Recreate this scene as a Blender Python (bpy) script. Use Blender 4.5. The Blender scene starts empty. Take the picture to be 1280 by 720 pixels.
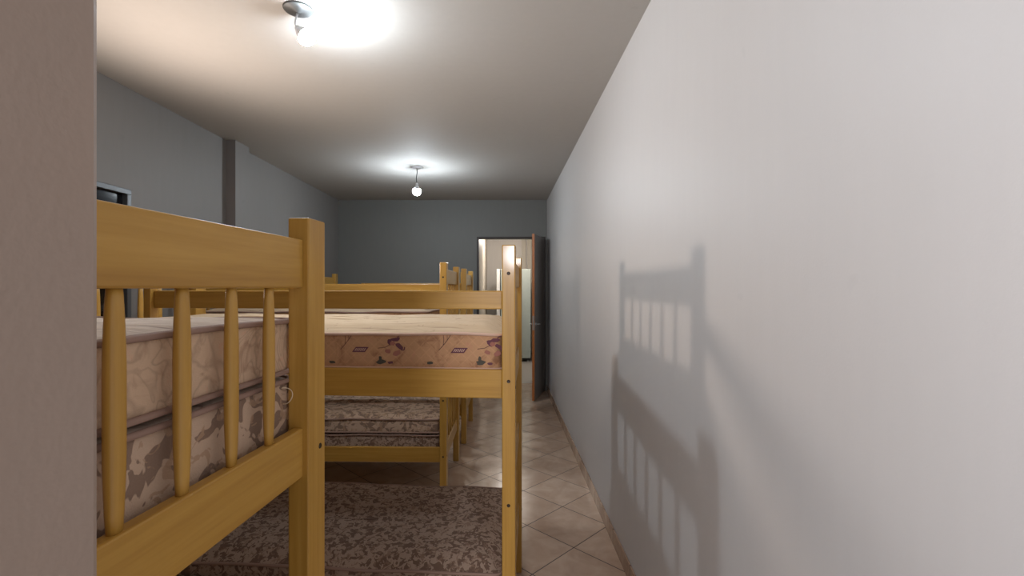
import bpy, bmesh, math, random
from mathutils import Vector, Matrix

random.seed(7)
S = bpy.context.scene
COL = S.collection

# ------------------------------------------------------------------ camera
CAM_H = 1.60
cd = bpy.data.cameras.new('camera')
cam = bpy.data.objects.new('camera', cd)
COL.objects.link(cam)
cam.location = (0, 0, CAM_H)
cam.rotation_euler = (math.pi / 2, 0, 0)
cd.sensor_width = 36.0
cd.lens = 36.0 * 595 / 1280
cd.shift_x = 13 / 1280
cd.shift_y = -1 / 1280
cd.clip_start = 0.02
S.camera = cam

# ------------------------------------------------------------------ world, lights, exposure
S.view_settings.view_transform = 'Standard'
S.view_settings.look = 'None'
S.view_settings.gamma = 1.0
S.view_settings.use_curve_mapping = False
S.view_settings.exposure = 0.85

W = bpy.data.worlds.new('world')
S.world = W
W.use_nodes = True
W.node_tree.nodes['Background'].inputs[0].default_value = (0.97, 0.96, 1.0, 1)   # light of the room behind the doorway
W.node_tree.nodes['Background'].inputs[1].default_value = 0.40

BULB_COLOR = (0.82, 0.92, 1.0)
BULB_POWER_NEAR = 440.0
BULB_POWER_FAR = 360.0


def point_light(name, loc, power, color, radius):
    l = bpy.data.lights.new(name, 'POINT')
    l.energy = power
    l.color = color
    l.shadow_soft_size = radius
    o = bpy.data.objects.new(name, l)
    o.location = loc
    COL.objects.link(o)
    return o


l = bpy.data.lights.new('low_warm_lamp', 'SPOT')          # shaded lamp by the left wall, throwing its light up and across
l.energy = 62.0
l.color = (1.0, 0.83, 0.71)
l.shadow_soft_size = 0.085
l.spot_size = math.radians(165)
l.spot_blend = 1.0
o = bpy.data.objects.new('low_warm_lamp', l)
o.location = (-2.05, 2.50, 1.82)
o.rotation_euler = Vector((1, -0.05, 0.85)).to_track_quat('-Z', 'Y').to_euler()
COL.objects.link(o)
point_light('next_room_lamp', (-0.26, -1.0, 1.92), 80.0, (0.94, 0.95, 1.0), 0.11)
point_light('hall_lamp', (0.15, 9.6, 2.6), 17.0, (1.0, 0.93, 0.86), 0.08)

# ------------------------------------------------------------------ material helpers


def srgb(r, g, b):
    def f(c):
        c /= 255.0
        return c / 12.92 if c <= 0.04045 else ((c + 0.055) / 1.055) ** 2.4
    return (f(r), f(g), f(b), 1.0)


class NT:
    def __init__(self, name):
        self.m = bpy.data.materials.new(name)
        self.m.use_nodes = True
        self.t = self.m.node_tree
        self.n = self.t.nodes
        self.b = self.n['Principled BSDF']

    def add(self, kind, **kw):
        nd = self.n.new(kind)
        for k, v in kw.items():
            setattr(nd, k, v)
        return nd

    def link(self, a, b):
        self.t.links.new(a, b)

    def math(self, op, a, b=None, c=None):
        nd = self.add('ShaderNodeMath', operation=op)
        for i, v in enumerate((a, b, c)):
            if v is None:
                continue
            if isinstance(v, (int, float)):
                nd.inputs[i].default_value = v
            else:
                self.link(v, nd.inputs[i])
        return nd.outputs[0]

    def coords(self, scale=(1, 1, 1), rot=(0, 0, 0), kind='Object'):
        tc = self.add('ShaderNodeTexCoord')
        mp = self.add('ShaderNodeMapping')
        mp.inputs['Scale'].default_value = scale
        mp.inputs['Rotation'].default_value = rot
        self.link(tc.outputs[kind], mp.inputs['Vector'])
        return mp.outputs[0]

    def noise(self, vec, scale, detail=3, rough=0.5, dist=0.0):
        nd = self.add('ShaderNodeTexNoise')
        nd.inputs['Scale'].default_value = scale
        nd.inputs['Detail'].default_value = detail
        nd.inputs['Roughness'].default_value = rough
        nd.inputs['Distortion'].default_value = dist
        self.link(vec, nd.inputs['Vector'])
        return nd.outputs[0]

    def ramp(self, fac, stops, interp='LINEAR'):
        nd = self.add('ShaderNodeValToRGB')
        cr = nd.color_ramp
        cr.interpolation = interp
        while len(cr.elements) < len(stops):
            cr.elements.new(0.5)
        for e, (p, c) in zip(cr.elements, stops):
            e.position = p
            e.color = c
        self.link(fac, nd.inputs[0])
        return nd.outputs[0]

    def mix(self, fac, a, b, blend='MIX'):
        nd = self.add('ShaderNodeMix', data_type='RGBA', blend_type=blend)
        for sock, v in ((nd.inputs[0], fac), (nd.inputs[6], a), (nd.inputs[7], b)):
            if isinstance(v, (int, float, tuple)):
                sock.default_value = v
            else:
                self.link(v, sock)
        return nd.outputs[2]

    def bump(self, height, strength=0.2, dist=0.01):
        nd = self.add('ShaderNodeBump')
        nd.inputs['Strength'].default_value = strength
        nd.inputs['Distance'].default_value = dist
        self.link(height, nd.inputs['Height'])
        self.link(nd.outputs[0], self.b.inputs['Normal'])

    def out(self, color=None, rough=None, spec=None, coat=None):
        for nm, v in (('Base Color', color), ('Roughness', rough), ('Specular IOR Level', spec), ('Coat Weight', coat)):
            if v is None:
                continue
            if isinstance(v, (int, float, tuple)):
                self.b.inputs[nm].default_value = v
            else:
                self.link(v, self.b.inputs[nm])
        return self.m


def plain(name, color, rough=0.5, metal=0.0, spec=0.5):
    t = NT(name)
    v = t.coords()
    n = t.noise(v, 35, 2)
    c = t.mix(n, tuple(x * 0.93 for x in color[:3]) + (1,), tuple(min(1, x * 1.06) for x in color[:3]) + (1,))
    t.b.inputs['Metallic'].default_value = metal
    return t.out(c, rough, spec)


def paint(name, color, rough=0.55, streak=0.04, spec=0.4):
    t = NT(name)
    v = t.coords(scale=(1, 1, 0.12))
    streaks = t.noise(v, 26, 3)
    v2 = t.coords()
    blot = t.noise(v2, 1.6, 4)
    f = t.math('ADD', t.math('MULTIPLY', streaks, 0.5), t.math('MULTIPLY', blot, 0.5))
    lo = tuple(x * (1 - 2 * streak) for x in color[:3]) + (1,)
    hi = tuple(x * (1 + 2 * streak) for x in color[:3]) + (1,)
    c = t.mix(f, lo, hi)
    # a few scuffs
    sp = t.noise(v2, 9, 2)
    scuff = t.ramp(sp, [(0.0, (0, 0, 0, 1)), (0.74, (0, 0, 0, 1)), (0.80, (1, 1, 1, 1))])
    c = t.mix(t.math('MULTIPLY', scuff, 0.12), c, tuple(x * 0.6 for x in color[:3]) + (1,))
    fine = t.noise(v2, 160, 2)
    t.bump(t.math('ADD', t.math('MULTIPLY', fine, 0.4), t.math('MULTIPLY', blot, 1.2)), 0.10, 0.006)
    return t.out(c, rough, spec)


def pine(name, axis, tint=1.0):
    t = NT(name)
    s = [26, 26, 26]
    s[axis] = 1.1
    info = t.add('ShaderNodeObjectInfo')
    tc = t.add('ShaderNodeTexCoord')
    mp = t.add('ShaderNodeMapping')
    mp.inputs['Scale'].default_value = s
    comb = t.add('ShaderNodeCombineXYZ')
    r = t.math('MULTIPLY', info.outputs['Random'], 40.0)
    for i in range(3):
        t.link(r, comb.inputs[i])
    t.link(comb.outputs[0], mp.inputs['Location'])
    t.link(tc.outputs['Object'], mp.inputs['Vector'])
    n = t.noise(mp.outputs[0], 1.0, 4, 0.55, 0.5)
    fine = t.noise(mp.outputs[0], 5.0, 3, 0.6)
    f = t.math('ADD', t.math('MULTIPLY', n, 0.7), t.math('MULTIPLY', fine, 0.3))
    c = t.ramp(f, [(0.30, tuple(x * tint for x in (0.38, 0.190, 0.030)) + (1,)),
                   (0.50, tuple(x * tint for x in (0.47, 0.256, 0.046)) + (1,)),
                   (0.72, tuple(x * tint for x in (0.56, 0.322, 0.072)) + (1,))])
    vk = t.add('ShaderNodeTexVoronoi')
    vk.inputs['Scale'].default_value = 2.2
    mk = t.add('ShaderNodeMapping')
    ms = [2.6, 2.6, 2.6]
    ms[axis] = 1.0
    mk.inputs['Scale'].default_value = ms
    t.link(comb.outputs[0], mk.inputs['Location'])
    t.link(tc.outputs['Object'], mk.inputs['Vector'])
    t.link(mk.outputs[0], vk.inputs['Vector'])
    knot = t.ramp(vk.outputs['Distance'], [(0.0, (1, 1, 1, 1)), (0.035, (0.8, 0.8, 0.8, 1)), (0.06, (0, 0, 0, 1))])
    c = t.mix(t.math('MULTIPLY', knot, 0.75), c, (0.16, 0.062, 0.014, 1))
    t.bump(fine, 0.05, 0.002)
    t.b.inputs['Coat Roughness'].default_value = 0.12
    return t.out(c, 0.42, 0.45, 0.16)


def camo(name, light, dark, mid, scale):
    t = NT(name)
    v = t.coords(scale=(1, 1, 1), rot=(0.35, 0.5, 0.6))
    a = t.noise(v, scale, 2.2, 0.62, 0.9)
    v2 = t.coords(scale=(1, 1, 1), rot=(1.1, 0.2, 1.9))
    b = t.noise(v2, scale * 1.25, 2.2, 0.6, 1.2)
    c = t.ramp(a, [(0.0, dark), (0.475, dark), (0.495, light), (1.0, light)])
    mk = t.ramp(b, [(0.0, (0, 0, 0, 1)), (0.575, (0, 0, 0, 1)), (0.595, (1, 1, 1, 1)), (1.0, (1, 1, 1, 1))])
    c = t.mix(t.math('MULTIPLY', mk, 0.8), c, mid)
    v3 = t.coords()
    weave = t.noise(v3, 420, 2)
    soft = t.noise(v3, 14, 3)
    c = t.mix(0.15, c, t.mix(weave, tuple(x * 0.75 for x in dark[:3]) + (1,), light), 'MIX')
    t.bump(t.math('ADD', t.math('MULTIPLY', weave, 0.3), soft), 0.35, 0.012)
    return t.out(c, 0.85, 0.2)


def swirl(name, base, dark, pink):
    """pinkish beige damask with soft curling lines"""
    t = NT(name)
    v = t.coords(rot=(0.2, 0.3, 0.4))
    a = t.noise(v, 7.5, 1.5, 0.5, 2.4)
    band = t.ramp(a, [(0.0, (0, 0, 0, 1)), (0.445, (0, 0, 0, 1)), (0.485, (1, 1, 1, 1)), (0.52, (0, 0, 0, 1)),
                      (0.585, (0, 0, 0, 1)), (0.61, (0.8, 0.8, 0.8, 1)), (0.64, (0, 0, 0, 1))])
    b = t.noise(v, 18, 3, 0.6, 1.0)
    c = t.ramp(b, [(0.30, dark), (0.46, base), (0.62, base), (0.74, pink)])
    c = t.mix(t.math('MULTIPLY', band, 0.38), c, tuple(x * 0.55 for x in dark[:3]) + (1,))
    v3 = t.coords()
    weave = t.noise(v3, 380, 2)
    soft = t.noise(v3, 11, 3)
    t.bump(t.math('ADD', t.math('MULTIPLY', weave, 0.3), soft), 0.4, 0.014)
    return t.out(c, 0.8, 0.25)


def floral(name, base, dark, pink):
    """brown pink side cloth with a faint diamond lattice"""
    t = NT(name)
    tc = t.add('ShaderNodeTexCoord')
    sep = t.add('ShaderNodeSeparateXYZ')
    t.link(tc.outputs['Object'], sep.inputs[0])
    p = t.math('MULTIPLY', t.math('ADD', sep.outputs[0], sep.outputs[2]), 21.0)
    q = t.math('MULTIPLY', t.math('SUBTRACT', sep.outputs[0], sep.outputs[2]), 21.0)

    def line(s):
        f = t.math('ABSOLUTE', t.math('SUBTRACT', t.math('FRACT', s), 0.5))
        return t.math('LESS_THAN', f, 0.055)
    lat = t.math('MAXIMUM', line(p), line(q))
    v = t.coords()
    n = t.noise(v, 13, 3, 0.6, 0.8)
    c = t.ramp(n, [(0.28, dark), (0.48, base), (0.62, base), (0.76, pink)])
    c = t.mix(t.math('MULTIPLY', lat, 0.16), c, tuple(min(1, x * 1.5) for x in base[:3]) + (1,))
    soft = t.noise(v, 22, 3)
    t.bump(soft, 0.35, 0.01)
    return t.out(c, 0.8, 0.25)


def ticking(name, base, dark, pink, axis=0):
    """pale mattress top, quilted in lines along its length"""
    t = NT(name)
    s = [34, 34, 34]
    s[axis] = 2.4
    v = t.coords(scale=tuple(s))
    n = t.noise(v, 1.0, 3, 0.6, 0.6)
    c = t.ramp(n, [(0.26, dark), (0.42, base), (0.70, base), (0.80, pink)])
    v2 = t.coords()
    spots = t.noise(v2, 17, 3, 0.6, 0.8)
    mk = t.ramp(spots, [(0.0, (0, 0, 0, 1)), (0.61, (0, 0, 0, 1)), (0.67, (1, 1, 1, 1))])
    c = t.mix(t.math('MULTIPLY', mk, 0.5), c, tuple(x * 0.55 for x in pink[:3]) + (1,))
    t.bump(n, 0.6, 0.012)
    return t.out(c, 0.85, 0.2)


def tile_floor():
    t = NT('diagonal_floor_tile')
    P = 0.386
    tc = t.add('ShaderNodeTexCoord')
    sep = t.add('ShaderNodeSeparateXYZ')
    t.link(tc.outputs['Object'], sep.inputs[0])
    k = 1.0 / (math.sqrt(2) * P)
    x0, y0 = 0.444, 3.471
    u = t.math('MULTIPLY', t.math('ADD', t.math('ADD', sep.outputs[0], sep.outputs[1]), -(x0 + y0)), k)
    w = t.math('MULTIPLY', t.math('ADD', t.math('SUBTRACT', sep.outputs[1], sep.outputs[0]), -(y0 - x0)), k)
    du = t.math('ABSOLUTE', t.math('SUBTRACT', t.math('FRACT', t.math('ADD', u, 0.5)), 0.5))
    dw = t.math('ABSOLUTE', t.math('SUBTRACT', t.math('FRACT', t.math('ADD', w, 0.5)), 0.5))
    d = t.math('MINIMUM', du, dw)
    grout = t.ramp(d, [(0.0, (1, 1, 1, 1)), (0.006, (1, 1, 1, 1)), (0.011, (0, 0, 0, 1))])
    cell = t.add('ShaderNodeCombineXYZ')
    t.link(t.math('FLOOR', u), cell.inputs[0])
    t.link(t.math('FLOOR', w), cell.inputs[1])
    wn = t.add('ShaderNodeTexWhiteNoise')
    t.link(cell.outputs[0], wn.inputs['Vector'])
    v = t.coords()
    cloud = t.noise(v, 7, 5, 0.62, 0.6)
    f = t.math('ADD', t.math('MULTIPLY', cloud, 0.8), t.math('MULTIPLY', wn.outputs[0], 0.2))
    c = t.ramp(f, [(0.3, srgb(178, 151, 130)), (0.5, srgb(191, 165, 144)), (0.7, srgb(203, 179, 158))])
    c = t.mix(grout, c, srgb(66, 48, 40))
    rough = t.math('ADD', t.math('MULTIPLY', grout, 0.5), t.math('ADD', 0.12, t.math('MULTIPLY', cloud, 0.10)))
    t.bump(t.math('SUBTRACT', t.math('MULTIPLY', cloud, 0.25), grout), 0.12, 0.003)
    return t.out(c, rough, 0.5)


def skirting_tile():
    t = NT('skirting_tile')
    tc = t.add('ShaderNodeTexCoord')
    sep = t.add('ShaderNodeSeparateXYZ')
    t.link(tc.outputs['Object'], sep.inputs[0])
    s = t.math('MULTIPLY', t.math('ADD', t.math('ADD', sep.outputs[0], sep.outputs[1]), 0.02), 1 / 0.386)
    f = t.math('ABSOLUTE', t.math('SUBTRACT', t.math('FRACT', s), 0.5))
    g = t.math('LESS_THAN', f, 0.010)
    v = t.coords()
    n = t.noise(v, 8, 4)
    c = t.ramp(n, [(0.3, srgb(150, 122, 103)), (0.7, srgb(186, 160, 138))])
    c = t.mix(g, c, srgb(66, 48, 40))
    return t.out(c, 0.22, 0.5)


def emit(name, color, strength):
    m = bpy.data.materials.new(name)
    m.use_nodes = True
    nt = m.node_tree
    nt.nodes.remove(nt.nodes['Principled BSDF'])
    e = nt.nodes.new('ShaderNodeEmission')
    e.inputs[0].default_value = tuple(color) + (1,)
    e.inputs[1].default_value = strength
    nt.links.new(e.outputs[0], nt.nodes['Material Output'].inputs[0])
    return m


M = {}
M['wall_right'] = paint('grey_satin_paint', (0.545, 0.53, 0.525), 0.50, 0.018)
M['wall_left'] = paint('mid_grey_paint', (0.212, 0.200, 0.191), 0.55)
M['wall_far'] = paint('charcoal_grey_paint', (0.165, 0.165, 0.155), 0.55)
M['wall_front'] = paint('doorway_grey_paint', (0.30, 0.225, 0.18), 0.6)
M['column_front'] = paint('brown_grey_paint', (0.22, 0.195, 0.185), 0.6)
M['ceiling'] = paint('white_ceiling_paint', (0.43, 0.415, 0.395), 0.75, 0.025, 0.2)
M['hall'] = paint('hall_cream_paint', (0.74, 0.70, 0.66), 0.6)
M['hall_cream'] = paint('hall_cream_trim_paint', (0.62, 0.57, 0.49), 0.5)
M['floor'] = tile_floor()
M['skirting'] = skirting_tile()
M['hall_floor'] = plain('hall_floor_tile', srgb(176, 170, 164)[:3], 0.3)
M['pine_x'] = pine('varnished_pine_lengthwise', 0)
M['pine_y'] = pine('varnished_pine_crosswise', 1)
M['pine_z'] = pine('varnished_pine_upright', 2)
M['bolt'] = plain('dark_bolt_steel', (0.05, 0.035, 0.025), 0.4, 0.6)
M['camo'] = camo('taupe_camouflage_cloth', srgb(202, 174, 150), srgb(136, 112, 96), srgb(178, 146, 118), 17)
M['camo_brown'] = camo('brown_camouflage_cloth', srgb(176, 152, 134), srgb(112, 88, 74), srgb(144, 116, 98), 34)
M['swirl'] = swirl('beige_swirl_cloth', srgb(206, 176, 148), srgb(180, 148, 122), srgb(212, 168, 140))
M['floral'] = floral('brown_floral_cloth', srgb(186, 144, 108), srgb(148, 106, 78), srgb(190, 136, 110))
M['tick'] = ticking('pale_quilted_cloth', srgb(196, 174, 146), srgb(146, 120, 100), srgb(190, 152, 128))
M['tick_beige'] = ticking('beige_quilted_cloth', srgb(206, 190, 176), srgb(160, 140, 128), srgb(200, 176, 160))
M['piping'] = plain('mattress_piping_cloth', srgb(150, 122, 108)[:3], 0.8)
M['piping_pink'] = plain('pink_piping_cloth', srgb(206, 172, 152)[:3], 0.8)
M['purple'] = plain('purple_print', srgb(104, 62, 72)[:3], 0.85)
M['green'] = plain('green_print', srgb(78, 72, 62)[:3], 0.85)
M['rose'] = plain('rose_print', srgb(158, 104, 90)[:3], 0.85)
M['twig'] = plain('twig_print', srgb(110, 78, 66)[:3], 0.85)
M['thread'] = plain('pale_thread', srgb(226, 206, 176)[:3], 0.6)
M['grey_plastic'] = plain('grey_plastic', (0.05, 0.052, 0.052), 0.5)
M['white_plastic'] = plain('white_plastic', (0.62, 0.63, 0.66), 0.4)
M['black_wire'] = plain('black_cable', (0.015, 0.015, 0.018), 0.5)
M['bulb_near'] = emit('lit_bulb_near', BULB_COLOR, BULB_POWER_NEAR)
M['bulb_far'] = emit('lit_bulb_far', BULB_COLOR, BULB_POWER_FAR)
M['alu'] = plain('window_aluminium', (0.10, 0.105, 0.11), 0.4, 0.3)
M['night'] = plain('dark_glass', (0.004, 0.004, 0.006), 0.08)
M['door_dark'] = plain('dark_grey_door', (0.30, 0.27, 0.25), 0.5)
M['door_edge'] = plain('brown_door_edge', srgb(176, 106, 56)[:3], 0.45)
M['frame_dark'] = plain('dark_brown_frame', (0.030, 0.018, 0.014), 0.5)
M['steel'] = plain('brushed_steel', (0.6, 0.6, 0.6), 0.3, 0.9)
M['fridge'] = plain('pale_grey_enamel', srgb(176, 186, 180)[:3], 0.35)
M['fridge_door'] = plain('white_enamel', (0.86, 0.86, 0.85), 0.25)
M['black'] = plain('black_rubber', (0.012, 0.012, 0.012), 0.6)

# ------------------------------------------------------------------ mesh helpers


def link_mesh(name, bm, mats, parent=None, smooth=False):
    me = bpy.data.meshes.new(name)
    bmesh.ops.recalc_face_normals(bm, faces=bm.faces[:])
    bm.to_mesh(me)
    bm.free()
    if not isinstance(mats, (list, tuple)):
        mats = [mats]
    for m in mats:
        me.materials.append(m)
    if smooth:
        for p in me.polygons:
            p.use_smooth = True
    o = bpy.data.objects.new(name, me)
    COL.objects.link(o)
    if parent is not None:
        o.parent = parent
    return o


def tag(o, label, cat, group=None):
    o['label'] = label
    o['category'] = cat
    if group:
        o['group'] = group
    return o


def struct(o):
    o['kind'] = 'structure'
    return o


def thing(name, loc, rz, label, cat, group=None):
    o = bpy.data.objects.new(name, None)
    o.empty_display_size = 0.1
    o.location = loc
    o.rotation_euler = (0, 0, rz)
    COL.objects.link(o)
    return tag(o, label, cat, group)


def add_box(bm, x0, x1, y0, y1, z0, z1, bevel=0.0, seg=2, mat=0):
    r = bmesh.ops.create_cube(bm, size=1.0)
    vs = r['verts']
    for v in vs:
        v.co = Vector((x0 + (v.co.x + 0.5) * (x1 - x0), y0 + (v.co.y + 0.5) * (y1 - y0), z0 + (v.co.z + 0.5) * (z1 - z0)))
    fs = set(f for v in vs for f in v.link_faces)
    for f in fs:
        f.material_index = mat
    if bevel > 0:
        es = list(set(e for v in vs for e in v.link_edges))
        bmesh.ops.bevel(bm, geom=es, offset=bevel, segments=seg, profile=0.5, affect='EDGES', clamp_overlap=True)


def box(name, x0, x1, y0, y1, z0, z1, mat, parent=None, bevel=0.0, seg=2):
    bm = bmesh.new()
    add_box(bm, x0, x1, y0, y1, z0, z1, bevel, seg)
    return link_mesh(name, bm, mat, parent, smooth=False)


def add_tube(bm, pts, r, n=8, closed=False, cap=True, mat=0):
    """sweep a circle along a polyline; r a number or one per point"""
    pts = [Vector(p) for p in pts]
    m = len(pts)
    rings = []
    ref = Vector((0, 0, 1))
    for i, p in enumerate(pts):
        if closed:
            d = pts[(i + 1) % m] - pts[i - 1]
        else:
            d = pts[min(i + 1, m - 1)] - pts[max(i - 1, 0)]
        d.normalize()
        a = ref if abs(d.dot(ref)) < 0.95 else Vector((0, 1, 0))
        e1 = d.cross(a).normalized()
        e2 = d.cross(e1).normalized()
        rr = r[i] if isinstance(r, (list, tuple)) else r
        rings.append([bm.verts.new(p + e1 * (rr * math.cos(2 * math.pi * k / n)) + e2 * (rr * math.sin(2 * math.pi * k / n))) for k in range(n)])
    for i in range(m if closed else m - 1):
        a, b = rings[i], rings[(i + 1) % m]
        for k in range(n):
            f = bm.faces.new((a[k], a[(k + 1) % n], b[(k + 1) % n], b[k]))
            f.material_index = mat
            f.smooth = True
    if cap and not closed:
        for rg in (rings[0][::-1], rings[-1]):
            f = bm.faces.new(rg)
            f.material_index = mat


def add_lathe(bm, prof, org, axis=(0, 0, 1), n=24, mat=0):
    """prof: list of (radius, distance along axis)"""
    axis = Vector(axis).normalized()
    q = Vector((0, 0, 1)).rotation_difference(axis)
    org = Vector(org)
    rings = []
    for r, h in prof:
        if r < 1e-6:
            rings.append([bm.verts.new(org + q @ Vector((0, 0, h)))])
        else:
            rings.append([bm.verts.new(org + q @ Vector((r * math.cos(2 * math.pi * k / n), r * math.sin(2 * math.pi * k / n), h))) for k in range(n)])
    for a, b in zip(rings[:-1], rings[1:]):
        for k in range(n):
            k2 = (k + 1) % n
            if len(a) == 1 and len(b) == 1:
                continue
            if len(a) == 1:
                f = bm.faces.new((a[0], b[k2], b[k]))
            elif len(b) == 1:
                f = bm.faces.new((a[k], a[k2], b[0]))
            else:
                f = bm.faces.new((a[k], a[k2], b[k2], b[k]))
            f.smooth = True
            f.material_index = mat


# ------------------------------------------------------------------ room shell
XR, XL = 0.70, -2.52
YF, YB = 7.35, 0.30          # far wall face, back face of the doorway wall
ZC = 2.945
JX = -0.252                  # doorway jamb

bm = bmesh.new()
add_box(bm, XL - 0.15, XR + 0.15, -0.6, 7.93, -0.1, 0.0)
struct(link_mesh('floor', bm, M['floor']))
bm = bmesh.new()
add_box(bm, XL - 0.15, XR + 0.15, 0.14, YF + 0.15, ZC, ZC + 0.1)
struct(link_mesh('ceiling', bm, M['ceiling']))
bm = bmesh.new()
add_box(bm, XR, XR + 0.15, 0.14, YF + 0.15, 0, ZC)
struct(link_mesh('wall_right', bm, M['wall_right']))
# left wall with a window hole
WY0, WY1, WZ0, WZ1 = 2.35, 3.235, 1.35, 2.26
bm = bmesh.new()
add_box(bm, XL - 0.15, XL, YB, WY0, 0, ZC)
add_box(bm, XL - 0.15, XL, WY1, YF, 0, ZC)
add_box(bm, XL - 0.15, XL, WY0, WY1, 0, WZ0)
add_box(bm, XL - 0.15, XL, WY0, WY1, WZ1, ZC)
struct(link_mesh('wall_left', bm, M['wall_left']))
# shallow column on the left wall: front face brown grey, side as the wall
bm = bmesh.new()
add_box(bm, XL, XL + 0.088, 4.35, 4.585, 0, ZC)
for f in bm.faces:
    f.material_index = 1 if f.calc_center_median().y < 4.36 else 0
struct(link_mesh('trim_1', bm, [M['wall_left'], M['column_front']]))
# far wall with door hole
DX0, DX1, DZ = -0.370, 0.655, 2.366
bm = bmesh.new()
add_box(bm, XL - 0.15, DX0, YF, YF + 0.15, 0, ZC)
add_box(bm, DX1, XR + 0.15, YF, YF + 0.15, 0, ZC)
add_box(bm, DX0, DX1, YF, YF + 0.15, DZ, ZC)
struct(link_mesh('wall_far', bm, M['wall_far']))
# wall beside the doorway the photograph is taken from
bm = bmesh.new()
add_box(bm, XL - 0.15, JX, 0.14, YB, 0, ZC, 0.006, 2)
struct(link_mesh('wall_front', bm, M['wall_front']))
# skirting
bm = bmesh.new()
add_box(bm, XR - 0.009, XR, 0.14, YF, 0, 0.10, 0.002, 1)
struct(link_mesh('baseboard_right', bm, M['skirting']))
bm = bmesh.new()
add_box(bm, XL, XL + 0.009, YB, 4.35, 0, 0.10, 0.002, 1)
add_box(bm, XL, XL + 0.009, 4.585, YF, 0, 0.10, 0.002, 1)
struct(link_mesh('baseboard_left', bm, M['skirting']))
bm = bmesh.new()
add_box(bm, XL + 0.009, DX0 - 0.03, YF - 0.009, YF, 0, 0.10, 0.002, 1)
struct(link_mesh('baseboard_far', bm, M['skirting']))

# window
bm = bmesh.new()
fw = 0.035
add_box(bm, XL - 0.06, XL + 0.006, WY0, WY1, WZ1 - fw, WZ1, 0.003, 1)
add_box(bm, XL - 0.06, XL + 0.006, WY0, WY1, WZ0, WZ0 + fw, 0.003, 1)
add_box(bm, XL - 0.06, XL + 0.006, WY0, WY0 + fw, WZ0 + fw, WZ1 - fw, 0.003, 1)
add_box(bm, XL - 0.06, XL + 0.006, WY1 - fw, WY1, WZ0 + fw, WZ1 - fw, 0.003, 1)
ym = (WY0 + WY1) / 2
add_box(bm, XL - 0.05, XL - 0.01, ym - 0.02, ym + 0.02, WZ0 + fw, WZ1 - fw, 0.003, 1)
win = struct(link_mesh('window_1', bm, M['alu']))
for a, b in ((WY0 + fw, ym - 0.02), (ym + 0.02, WY1 - fw)):
    box('pane', XL - 0.038, XL - 0.030, a, b, WZ0 + fw, WZ1 - fw, M['night'], win)

# door frame, door leaf
bm = bmesh.new()
add_box(bm, DX0 - 0.012, DX0 + 0.018, YF - 0.012, YF + 0.15, 0, DZ + 0.012, 0.003, 1)
add_box(bm, DX1 - 0.018, DX1 + 0.02, YF - 0.012, YF + 0.15, 0, DZ + 0.012, 0.003, 1)
add_box(bm, DX0 + 0.018, DX1 - 0.018, YF - 0.012, YF + 0.15, DZ - 0.014, DZ + 0.012, 0.003, 1)
struct(link_mesh('trim_2', bm, M['frame_dark']))

ang = math.atan2(6.64 - 7.32, 0.445 - 0.645)
door = bpy.data.objects.new('door_1', None)
door.location = (0.640, 7.31, 0)
door.rotation_euler = (0, 0, ang)
COL.objects.link(door)
struct(door)
LW = 0.70
bm = bmesh.new()
add_box(bm, 0.0, LW, -0.018, 0.018, 0.015, DZ - 0.02, 0.002, 1)
for f in bm.faces:
    f.material_index = 1 if f.calc_center_median().x > LW - 0.004 else 0
link_mesh('door_leaf', bm, [M['door_dark'], M['door_edge']], door)
for s in (-1, 1):
    bm = bmesh.new()
    add_lathe(bm, [(0.0, 0), (0.026, 0), (0.026, 0.008), (0.0, 0.008)], (LW - 0.07, s * 0.018, 1.08), (0, s, 0), 16)
    add_tube(bm, [(LW - 0.07, s * 0.024, 1.08), (LW - 0.07, s * 0.058, 1.08), (LW - 0.10, s * 0.062, 1.08), (LW - 0.18, s * 0.060, 1.075)], 0.009, 10)
    link_mesh('handle', bm, M['steel'], door)
box('latch_plate', LW - 0.001, LW + 0.002, -0.012, 0.012, 1.0, 1.2, M['steel'], door)

# hall beyond the door
HB = 11.6
bm = bmesh.new()
add_box(bm, -0.55, 1.0, 7.93, HB, -0.1, 0.0)
struct(link_mesh('floor_hall', bm, M['hall_floor']))
bm = bmesh.new()
add_box(bm, -0.55, 1.0, HB, HB + 0.1, 0, 2.8)
struct(link_mesh('wall_hall_far', bm, M['hall']))
bm = bmesh.new()
add_box(bm, -0.50, -0.355, YF + 0.15, HB, 0, 2.8)
struct(link_mesh('wall_hall_left', bm, M['hall_cream']))
bm = bmesh.new()
add_box(bm, 0.78, 0.9, YF + 0.15, HB, 0, 2.8)
struct(link_mesh('wall_hall_right', bm, M['hall']))
bm = bmesh.new()
add_box(bm, -0.55, 1.0, YF + 0.15, HB + 0.1, 2.8, 2.9)
struct(link_mesh('ceiling_hall', bm, M['hall']))
bm = bmesh.new()
add_box(bm, 0.49, 0.585, HB - 0.05, HB, 0, 2.78, 0.004, 1)
struct(link_mesh('trim_3', bm, M['hall_cream']))
bm = bmesh.new()
add_box(bm, 0.62, 0.73, HB - 0.05, HB, 0, 2.78, 0.004, 1)
struct(link_mesh('trim_4', bm, M['hall_cream']))

# ------------------------------------------------------------------ bunk beds
PX, PY, BW, BL = 0.052, 0.085, 0.90, 1.965


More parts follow.
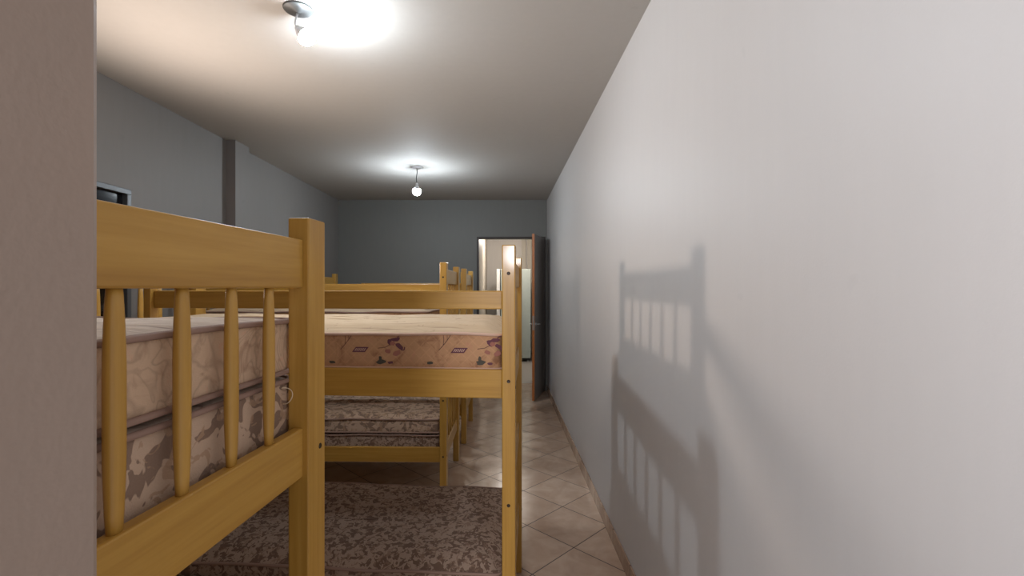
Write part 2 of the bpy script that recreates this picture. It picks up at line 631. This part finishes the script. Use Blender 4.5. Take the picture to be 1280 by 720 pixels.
def spindle(name, cx, cy, z0, z1, parent, w=0.030, d=0.020):
    """flattened round slat, fuller in the middle and necked at both ends"""
    bm = bmesh.new()
    n, k = 14, 12
    rings = []
    for i in range(k + 1):
        t = i / k
        e = min(t, 1 - t) / 0.30
        s = 0.70 + 0.30 * min(1.0, e) ** 0.7 if e < 1 else 1.0
        z = z0 + (z1 - z0) * t
        ring = []
        for j in range(n):
            a = 2 * math.pi * j / n
            ca, sa = math.cos(a), math.sin(a)
            ex = math.copysign(abs(ca) ** 0.8, ca)
            ey = math.copysign(abs(sa) ** 0.8, sa)
            ring.append(bm.verts.new((cx + d / 2 * s * ex, cy + w / 2 * s * ey, z)))
        rings.append(ring)
    for a, b in zip(rings[:-1], rings[1:]):
        for j in range(n):
            f = bm.faces.new((a[j], a[(j + 1) % n], b[(j + 1) % n], b[j]))
            f.smooth = True
    bm.faces.new(rings[0][::-1])
    bm.faces.new(rings[-1])
    return link_mesh(name, bm, M['pine_z'], parent)


def bolt(parent, loc, axis):
    bm = bmesh.new()
    add_lathe(bm, [(0.0, 0.0005), (0.0048, 0.0005), (0.0062, 0.0014), (0.0070, 0.0002), (0.0070, -0.003)], loc, axis, 14)
    return link_mesh('bolt', bm, M['bolt'], parent)


def bunk_bed(loc, theta, label, ztop=1.7656, dz=0.0, guard=(1.513, 1.586), upright=True, bolts=True, guard_x=None, deck=1.245, ear=0.018):
    rt = thing('bunk_bed', loc, -theta, label, 'bunk bed', 'pine bunk beds')
    xa = -PX                      # inner side of the right posts
    posts = {}
    for ex in (0, 1):
        for ey in (0, 1):
            x1 = 0.0 if ex == 0 else -BL + PX
            y0 = 0.0 if ey == 0 else BW - PY
            bm = bmesh.new()
            add_box(bm, x1 - PX, x1, y0, y0 + PY, 0.0, ztop, 0.004, 2)
            posts[ex, ey] = link_mesh('post', bm, M['pine_z'], rt)
    if bolts:
        for z in (ztop - 0.112, 1.233, 0.75, 0.33):
            bolt(posts[0, 0], (-PX / 2, 0.0, z), (0, -1, 0))
        for z in (1.205, 0.33):
            bolt(posts[0, 1], (0.0, BW - 0.028, z), (1, 0, 0))
            bolt(posts[0, 0], (0.0, 0.028, z), (1, 0, 0))
    # end panels
    for ex in (0, 1):
        xc = -PX / 2 if ex == 0 else -BL + PX / 2
        t = 0.0125
        y0, y1 = PY, BW - PY
        box('top_rail', xc - t, xc + t, y0, y1, 1.598 + dz, 1.713 + dz, M['pine_y'], rt, 0.004)
        box('end_rail', xc - t, xc + t, y0, y1, 1.150, 1.266, M['pine_y'], rt, 0.004)
        box('end_rail', xc - t, xc + t, y0, y1, 0.285, 0.395, M['pine_y'], rt, 0.004)
        box('end_rail', xc - t, xc + t, y0, y1, 0.740, 0.850, M['pine_y'], rt, 0.004)
        for k in range(1, 6):
            yy = y0 + (y1 - y0) * k / 6
            spindle('slat', xc, yy, 1.264, 1.600 + dz, rt)
            spindle('slat', xc, yy, 0.393, 0.742, rt)
    # side rails
    xr, xl = -PX, -BL + PX
    for y0 in (0.014, BW - 0.014 - 0.025):
        box('side_rail', xl, xr, y0, y0 + 0.025, 1.163, 1.275, M['pine_x'], rt, 0.004)
        box('side_rail', xl, xr, y0, y0 + 0.025, 0.283, 0.395, M['pine_x'], rt, 0.004)
    # guard rails of the top bunk
    gz0, gz1 = guard
    gx = -1.502 if guard_x is None else guard_x
    box('guard_rail', gx if upright else xl, xr, 0.018, 0.040, gz0, gz1, M['pine_x'], rt, 0.004)
    if upright:
        box('guard_post', gx - 0.030, gx, 0.0, 0.045, 1.274, gz1 + ear, M['pine_z'], rt, 0.003)
    # board decks under the mattresses
    for nm, z in (('upper_deck', deck), ('lower_deck', 0.300)):
        bm = bmesh.new()
        nb = 12
        for k in range(nb):
            xx = xl + 0.03 + (xr - xl - 0.06 - 0.09) * k / (nb - 1)
            add_box(bm, xx, xx + 0.09, 0.039, BW - 0.039, z, z + 0.018, 0.002, 1)
        link_mesh(nm, bm, M['pine_y'], rt)
    return rt


# ------------------------------------------------------------------ mattresses


def outline(hx, hy, r, n=6):
    pts = []
    for cx, cy, a0 in ((hx - r, hy - r, 0), (-hx + r, hy - r, 90), (-hx + r, -hy + r, 180), (hx - r, -hy + r, 270)):
        for k in range(n + 1):
            a = math.radians(a0 + 90 * k / n)
            pts.append((cx + r * math.cos(a), cy + r * math.sin(a)))
    return pts


def mattress(bed_loc, theta, x0, x1, y0, y1, z0, th, crown, side, top, pipe, label, motif=False, thread=False, seed=0, cat='mattress'):
    """own top-level thing lying on a bed: body with cloth sides, crowned quilted top, two piped edges"""
    c, s = math.cos(-theta), math.sin(-theta)
    lx, ly = (x0 + x1) / 2, (y0 + y1) / 2
    loc = (bed_loc[0] + c * lx - s * ly, bed_loc[1] + s * lx + c * ly, z0)
    rt = thing('mattress', loc, -theta, label, cat, 'mattresses on the bunks')
    hx, hy, r = (x1 - x0) / 2, (y1 - y0) / 2, 0.035
    rnd = random.Random(seed)
    ph = [rnd.uniform(0, 6.28) for _ in range(6)]

    def wob(x, y):
        return 0.0022 * math.sin(9 * x + ph[0]) + 0.0016 * math.sin(17 * x + 5 * y + ph[1]) + 0.0018 * math.sin(11 * y + ph[2])

    def dense(pts, step=0.05):
        out = []
        m = len(pts)
        for i in range(m):
            a, b = Vector(pts[i]), Vector(pts[(i + 1) % m])
            L = (b - a).length
            k = max(1, int(L / step))
            for j in range(k):
                q = a + (b - a) * (j / k)
                out.append((q.x, q.y))
        return out
    ol = dense(outline(hx, hy, r))
    bm = bmesh.new()
    rings = []
    prof = [(0.014, 0.0), (0.004, 0.004), (0.0, 0.012), (0.0, th * 0.35), (0.0, th * 0.65), (0.0, th - 0.012), (0.004, th - 0.003), (0.014, th)]

    def ring(inset, z, wobz):
        out = []
        for (x, y) in ol:
            sx = (hx - inset) / hx
            sy = (hy - inset) / hy
            zz = z + (wob(x, y) if wobz else 0)
            out.append(bm.verts.new((x * sx, y * sy, zz)))
        return out
    for ins, z in prof:
        rings.append(ring(ins, z, z > th * 0.5))
    nside = len(rings)
    for k in range(1, 8):
        t = k / 8
        ins = 0.014 + (hy - 0.03) * t
        z = th + crown * (1 - (1 - min(1, t * 4.5)) ** 2)
        rings.append(ring(ins, z, True))
    n = len(ol)
    for i in range(len(rings) - 1):
        a, b = rings[i], rings[i + 1]
        for j in range(n):
            f = bm.faces.new((a[j], a[(j + 1) % n], b[(j + 1) % n], b[j]))
            f.smooth = True
            f.material_index = 0 if i < nside - 2 else 1
    f = bm.faces.new(rings[-1])
    f.material_index = 1
    f = bm.faces.new(rings[0][::-1])
    f.material_index = 0
    mats = [side, top]
    if motif:
        mats += [M['purple'], M['green'], M['rose'], M['twig'], M['piping_pink']]
        printed_motifs(bm, -hy - 0.0016, th, lx, z0)
    link_mesh('cover', bm, mats, rt)
    for z in (th - 0.004, 0.008):
        bm = bmesh.new()
        pts = [(x * (1 + 0.003 / hx), y * (1 + 0.003 / hy), z + (wob(x, y) if z > th / 2 else 0)) for x, y in ol]
        add_tube(bm, pts, 0.0062, 8, closed=True)
        link_mesh('piping', bm, pipe, rt)
    if thread:
        bm = bmesh.new()
        pts = []
        for k in range(17):
            a = math.radians(110 - 215 * k / 16)
            pts.append((hx + 0.006 + 0.021 * max(-0.2, math.cos(a)), hy - 0.058 + 0.004 * math.sin(2 * a), th - 0.036 + 0.019 * math.sin(a)))
        add_tube(bm, pts, 0.0011, 6)
        link_mesh('loose_thread', bm, M['thread'], rt)
    return rt


def printed_motifs(bm, yy, th, lx, z0):
    """flower sprays, leaf clumps, twigs and a small slanted maker's tag printed along the long side"""
    def poly(pts, mi, off=0.0):
        f = bm.faces.new([bm.verts.new((x - lx, yy - off, z - z0)) for x, z in pts])
        f.material_index = mi

    def blob(cx, cz, rx, rz, mi, rot=0.0, n=10, off=0.0, seed=1):
        rr = random.Random(seed)
        pts = []
        for k in range(n):
            a = 2 * math.pi * k / n
            q = 1 + rr.uniform(-0.28, 0.22)
            px, pz = rx * q * math.cos(a), rz * q * math.sin(a)
            pts.append((cx + px * math.cos(rot) - pz * math.sin(rot), cz + px * math.sin(rot) + pz * math.cos(rot)))
        poly(pts, mi, off)

    def stroke(pts, w, mi, off=0.0):
        for (xa, za), (xb, zb) in zip(pts[:-1], pts[1:]):
            d = math.hypot(xb - xa, zb - za)
            nx, nz = -(zb - za) / d * w, (xb - xa) / d * w
            poly([(xa + nx, za + nz), (xb + nx, zb + nz), (xb - nx, zb - nz), (xa - nx, za - nz)], mi, off)
    period = 0.407
    for k in range(-3, 2):
        o = k * period
        # slanted tag with its outline and letter bars
        cx, cz = -0.227 + o, 1.346
        if cx < -1.8 or cx > -0.1:
            pass
        else:
            w, h, sl = 0.027, 0.0105, 0.008
            poly([(cx - w - sl, cz - h), (cx + w - sl, cz - h), (cx + w + sl, cz + h), (cx - w + sl, cz + h)], 2)
            for j in range(6):
                bx = cx - 0.019 + j * 0.0074
                s2 = 0.0035
                poly([(bx - 0.0016 - s2, cz - 0.0055), (bx + 0.0016 - s2, cz - 0.0055), (bx + 0.0016 + s2, cz + 0.0055), (bx - 0.0016 + s2, cz + 0.0055)], 6, 0.0004)
        fx = -0.079 + o
        if -1.85 < fx < -0.06:
            fz = 1.372
            sd = 40 + k
            for j, (dx, dz, rx, rz, mi, ro) in enumerate((
                    (-0.020, 0.004, 0.008, 0.013, 2, 0.3), (-0.002, 0.014, 0.016, 0.007, 2, 0.2), (0.012, -0.010, 0.015, 0.008, 2, -0.5),
                    (-0.010, 0.000, 0.009, 0.009, 4, 0.0), (0.004, -0.034, 0.014, 0.010, 4, 0.4), (-0.028, -0.028, 0.012, 0.008, 4, -0.3))):
                blob(fx + dx * 1.25, fz + dz * 1.15, rx * 1.25, rz * 1.2, mi, ro, seed=sd + j, off=0.0002 * j)
            stroke([(fx - 0.075, fz - 0.020), (fx - 0.045, fz - 0.016), (fx - 0.022, fz - 0.004)], 0.0013, 5)
            stroke([(fx + 0.012, fz - 0.010), (fx + 0.022, fz - 0.026), (fx + 0.034, fz - 0.026), (fx + 0.036, fz - 0.014)], 0.0022, 2)
            stroke([(fx + 0.002, fz + 0.018), (fx + 0.010, fz + 0.030), (fx + 0.028, fz + 0.034)], 0.0014, 2)
        gx = -0.140 + o
        if -1.85 < gx < -0.08:
            blob(gx, 1.298, 0.019, 0.010, 3, 0.15, seed=70 + k)
            blob(gx - 0.004, 1.311, 0.007, 0.011, 3, 0.0, seed=80 + k, off=0.0003)
            blob(gx + 0.038, 1.294, 0.013, 0.005, 2, 0.0, seed=90 + k)
            blob(gx - 0.205, 1.294, 0.014, 0.006, 3, 0.0, seed=100 + k)
        bx = -0.288 + o
        if -1.85 < bx < -0.08:
            stroke([(bx - 0.022, 1.346), (bx - 0.004, 1.366), (bx + 0.012, 1.386), (bx + 0.026, 1.408)], 0.0013, 5)
            stroke([(bx - 0.004, 1.366), (bx - 0.002, 1.388), (bx - 0.004, 1.408)], 0.0011, 5)
            stroke([(bx + 0.012, 1.386), (bx + 0.012, 1.408)], 0.0009, 5)


TH1, TH2 = math.radians(5.1), math.radians(4.1)
B1 = (-0.530, 0.318, 0)
B2 = (0.053, 1.85, 0)
B3 = (-0.412, 3.56, 0)
B4 = (-0.362, 4.86, 0)
B5 = (-0.455, 5.88, 0)
TH3 = math.radians(1.2)

bunk_bed(B1, TH1, 'nearest pine bunk bed, its end panel of tapered slats filling the left foreground', deck=1.205)
bunk_bed(B2, TH2, 'second pine bunk bed, turned slightly, with a floral mattress behind its guard rail')
bunk_bed(B3, TH3, 'third pine bunk bed, camouflage patterned mattresses stacked on its low bunk', 1.787, 0.025, (1.55, 1.625), upright=False)
bunk_bed(B4, TH3, 'fourth pine bunk bed, standing between the third bed and the farthest one', 1.790, 0.025, (1.565, 1.642), bolts=False, guard_x=-1.05, ear=0.0)
bunk_bed(B5, TH3, 'farthest pine bunk bed, standing closest to the dark end wall', 1.790, 0.025, (1.55, 1.620), upright=False, bolts=False)

MX0, MX1, MY0, MY1 = -BL + 0.058, -0.058, 0.048, 0.855
mattress(B1, TH1, MX0, MX1, MY0, MY1, 1.224, 0.157, 0.002, M['camo'], M['tick_beige'], M['piping'],
         'taupe camouflage mattress, lower of the two stacked on the nearest top bunk', thread=True, seed=1)
mattress(B1, TH1, MX0, MX1, MY0, MY1, 1.391, 0.133, 0.006, M['swirl'], M['tick_beige'], M['piping'],
         'beige swirl patterned mattress lying uppermost on the nearest top bunk', seed=2)
mattress(B2, TH2, MX0, MX1, MY0, MY1, 1.264, 0.152, 0.032, M['floral'], M['tick'], M['piping_pink'],
         'pinkish floral mattress with printed tags on the second bed top bunk', motif=True, seed=3)
mattress(B2, TH2, MX0, MX1, MY0, MY1, 0.319, 0.136, 0.030, M['camo_brown'], M['camo_brown'], M['piping'],
         'brown camouflage mattress on the low bunk of the second bed', seed=4)
mattress(B3, TH3, MX0, MX1, MY0, MY1, 0.319, 0.160, 0.002, M['camo_brown'], M['camo_brown'], M['piping'],
         'brown camouflage mattress, lower of the pair on the third bed low bunk', seed=5)
mattress(B3, TH3, MX0, MX1, MY0, MY1, 0.489, 0.112, 0.020, M['camo'], M['camo'], M['piping'],
         'grey taupe camouflage mattress, upper of the pair on the third bed low bunk', seed=6)
mattress(B3, TH3, MX0, MX1 - 0.08, MY0, MY1, 1.264, 0.150, 0.020, M['floral'], M['tick'], M['piping'],
         'pale quilted mattress on the third bed top bunk, just peeking past the floral one', seed=7)

# ------------------------------------------------------------------ ceiling lights


def ceiling_light(name_loc, rose_r, cord, bulb_c, axis_from, bulb_r, glow, label, cord_mat, rose_mat, cap):
    x, y = name_loc
    rt = thing('pendant_bulb', (x, y, ZC), 0, label, 'ceiling light', 'bare bulbs hanging from the ceiling')

    def L(p):
        return Vector(p) - Vector((x, y, ZC))
    bm = bmesh.new()
    add_lathe(bm, [(0.0, 0.0), (rose_r, 0.0), (rose_r, -0.004), (rose_r * 0.94, -0.009), (rose_r * 0.3, -0.012), (0.012, -0.020), (0.0, -0.020)], (0, 0, 0), (0, 0, 1), 32)
    link_mesh('ceiling_rose', bm, rose_mat, rt)
    bm = bmesh.new()
    pts = [L(p) for p in cord]
    add_tube(bm, pts, 0.0042, 8)
    link_mesh('cord', bm, cord_mat, rt)
    c = L(bulb_c)
    a = L(axis_from)
    ax = (c - a).normalized()
    dist = (c - a).length
    bm = bmesh.new()
    hs = max(0.02, dist - bulb_r * 0.98)
    add_lathe(bm, [(0.0, -0.004), (0.008, -0.004), (0.016, 0.004), (0.0175, hs * 0.5), (0.0165, hs), (0.0, hs)], a, ax, 20)
    link_mesh('socket', bm, M['white_plastic'], rt)
    bm = bmesh.new()
    prof = [(0.0, bulb_r)]
    for k in range(1, 13):
        t = math.radians(cap) * k / 12
        prof.append((bulb_r * math.sin(t), bulb_r * math.cos(t)))
    q = math.radians(cap)
    prof.append((bulb_r * math.sin(q) * 0.97, bulb_r * math.cos(q) - 0.001))
    add_lathe(bm, prof, c, ax, 28)
    globe = link_mesh('bulb', bm, glow, rt)
    # opaque plastic collar that holds the globe
    bm = bmesh.new()
    add_lathe(bm, [(0.0, bulb_r * math.cos(q) - 0.0015), (bulb_r * math.sin(q) * 1.01, bulb_r * math.cos(q) - 0.0005), (bulb_r * math.sin(q) * 1.01, bulb_r * math.cos(q) - 0.004),
                   (bulb_r * 0.62, -bulb_r * 0.86), (0.0165, -bulb_r * 1.15), (0.0, -bulb_r * 1.15)], c, ax, 28)
    link_mesh('bulb_collar', bm, M['white_plastic'], globe)
    return rt


ceiling_light((-0.982, 2.30), 0.070, [(-0.985, 2.30, 2.927), (-0.992, 2.298, 2.90), (-0.998, 2.297, 2.875), (-0.990, 2.298, 2.853)],
              (-0.945, 2.30, 2.812), (-0.990, 2.298, 2.853), 0.042, M['bulb_near'],
              'lit bare bulb tilted under a grey ceiling rose, nearest the camera', M['white_plastic'], M['grey_plastic'], 100)
ceiling_light((-0.946, 5.335), 0.062, [(-0.946, 5.335, 2.927), (-0.948, 5.335, 2.88), (-0.956, 5.334, 2.82), (-0.950, 5.335, 2.765)],
              (-0.950, 5.335, 2.676), (-0.950, 5.335, 2.765), 0.048, M['bulb_far'],
              'lit bare bulb on a short black cord, farther from the camera', M['black_wire'], M['white_plastic'], 112)

# ------------------------------------------------------------------ refrigerator in the hall
fr = thing('refrigerator', (0.255, 10.55, 0), 0, 'tall pale refrigerator on small feet seen through the far doorway', 'refrigerator')
box('body', -0.275, 0.37, -0.35, 0.35, 0.075, 1.99, M['fridge'], fr, 0.012)
box('door', -0.365, -0.290, -0.35, 0.35, 0.085, 1.99, M['fridge_door'], fr, 0.014)
box('gasket', -0.290, -0.275, -0.335, 0.335, 0.10, 1.97, M['black'], fr)
box('plinth', -0.25, 0.35, -0.31, 0.31, 0.035, 0.075, M['black'], fr)
for xx in (-0.22, 0.31):
    for yy in (-0.29, 0.29):
        bm = bmesh.new()
        add_lathe(bm, [(0.0, 0.0), (0.022, 0.0), (0.022, 0.012), (0.012, 0.036), (0.0, 0.036)], (xx, yy, 0.0), (0, 0, 1), 14)
        link_mesh('foot', bm, M['steel'], fr)
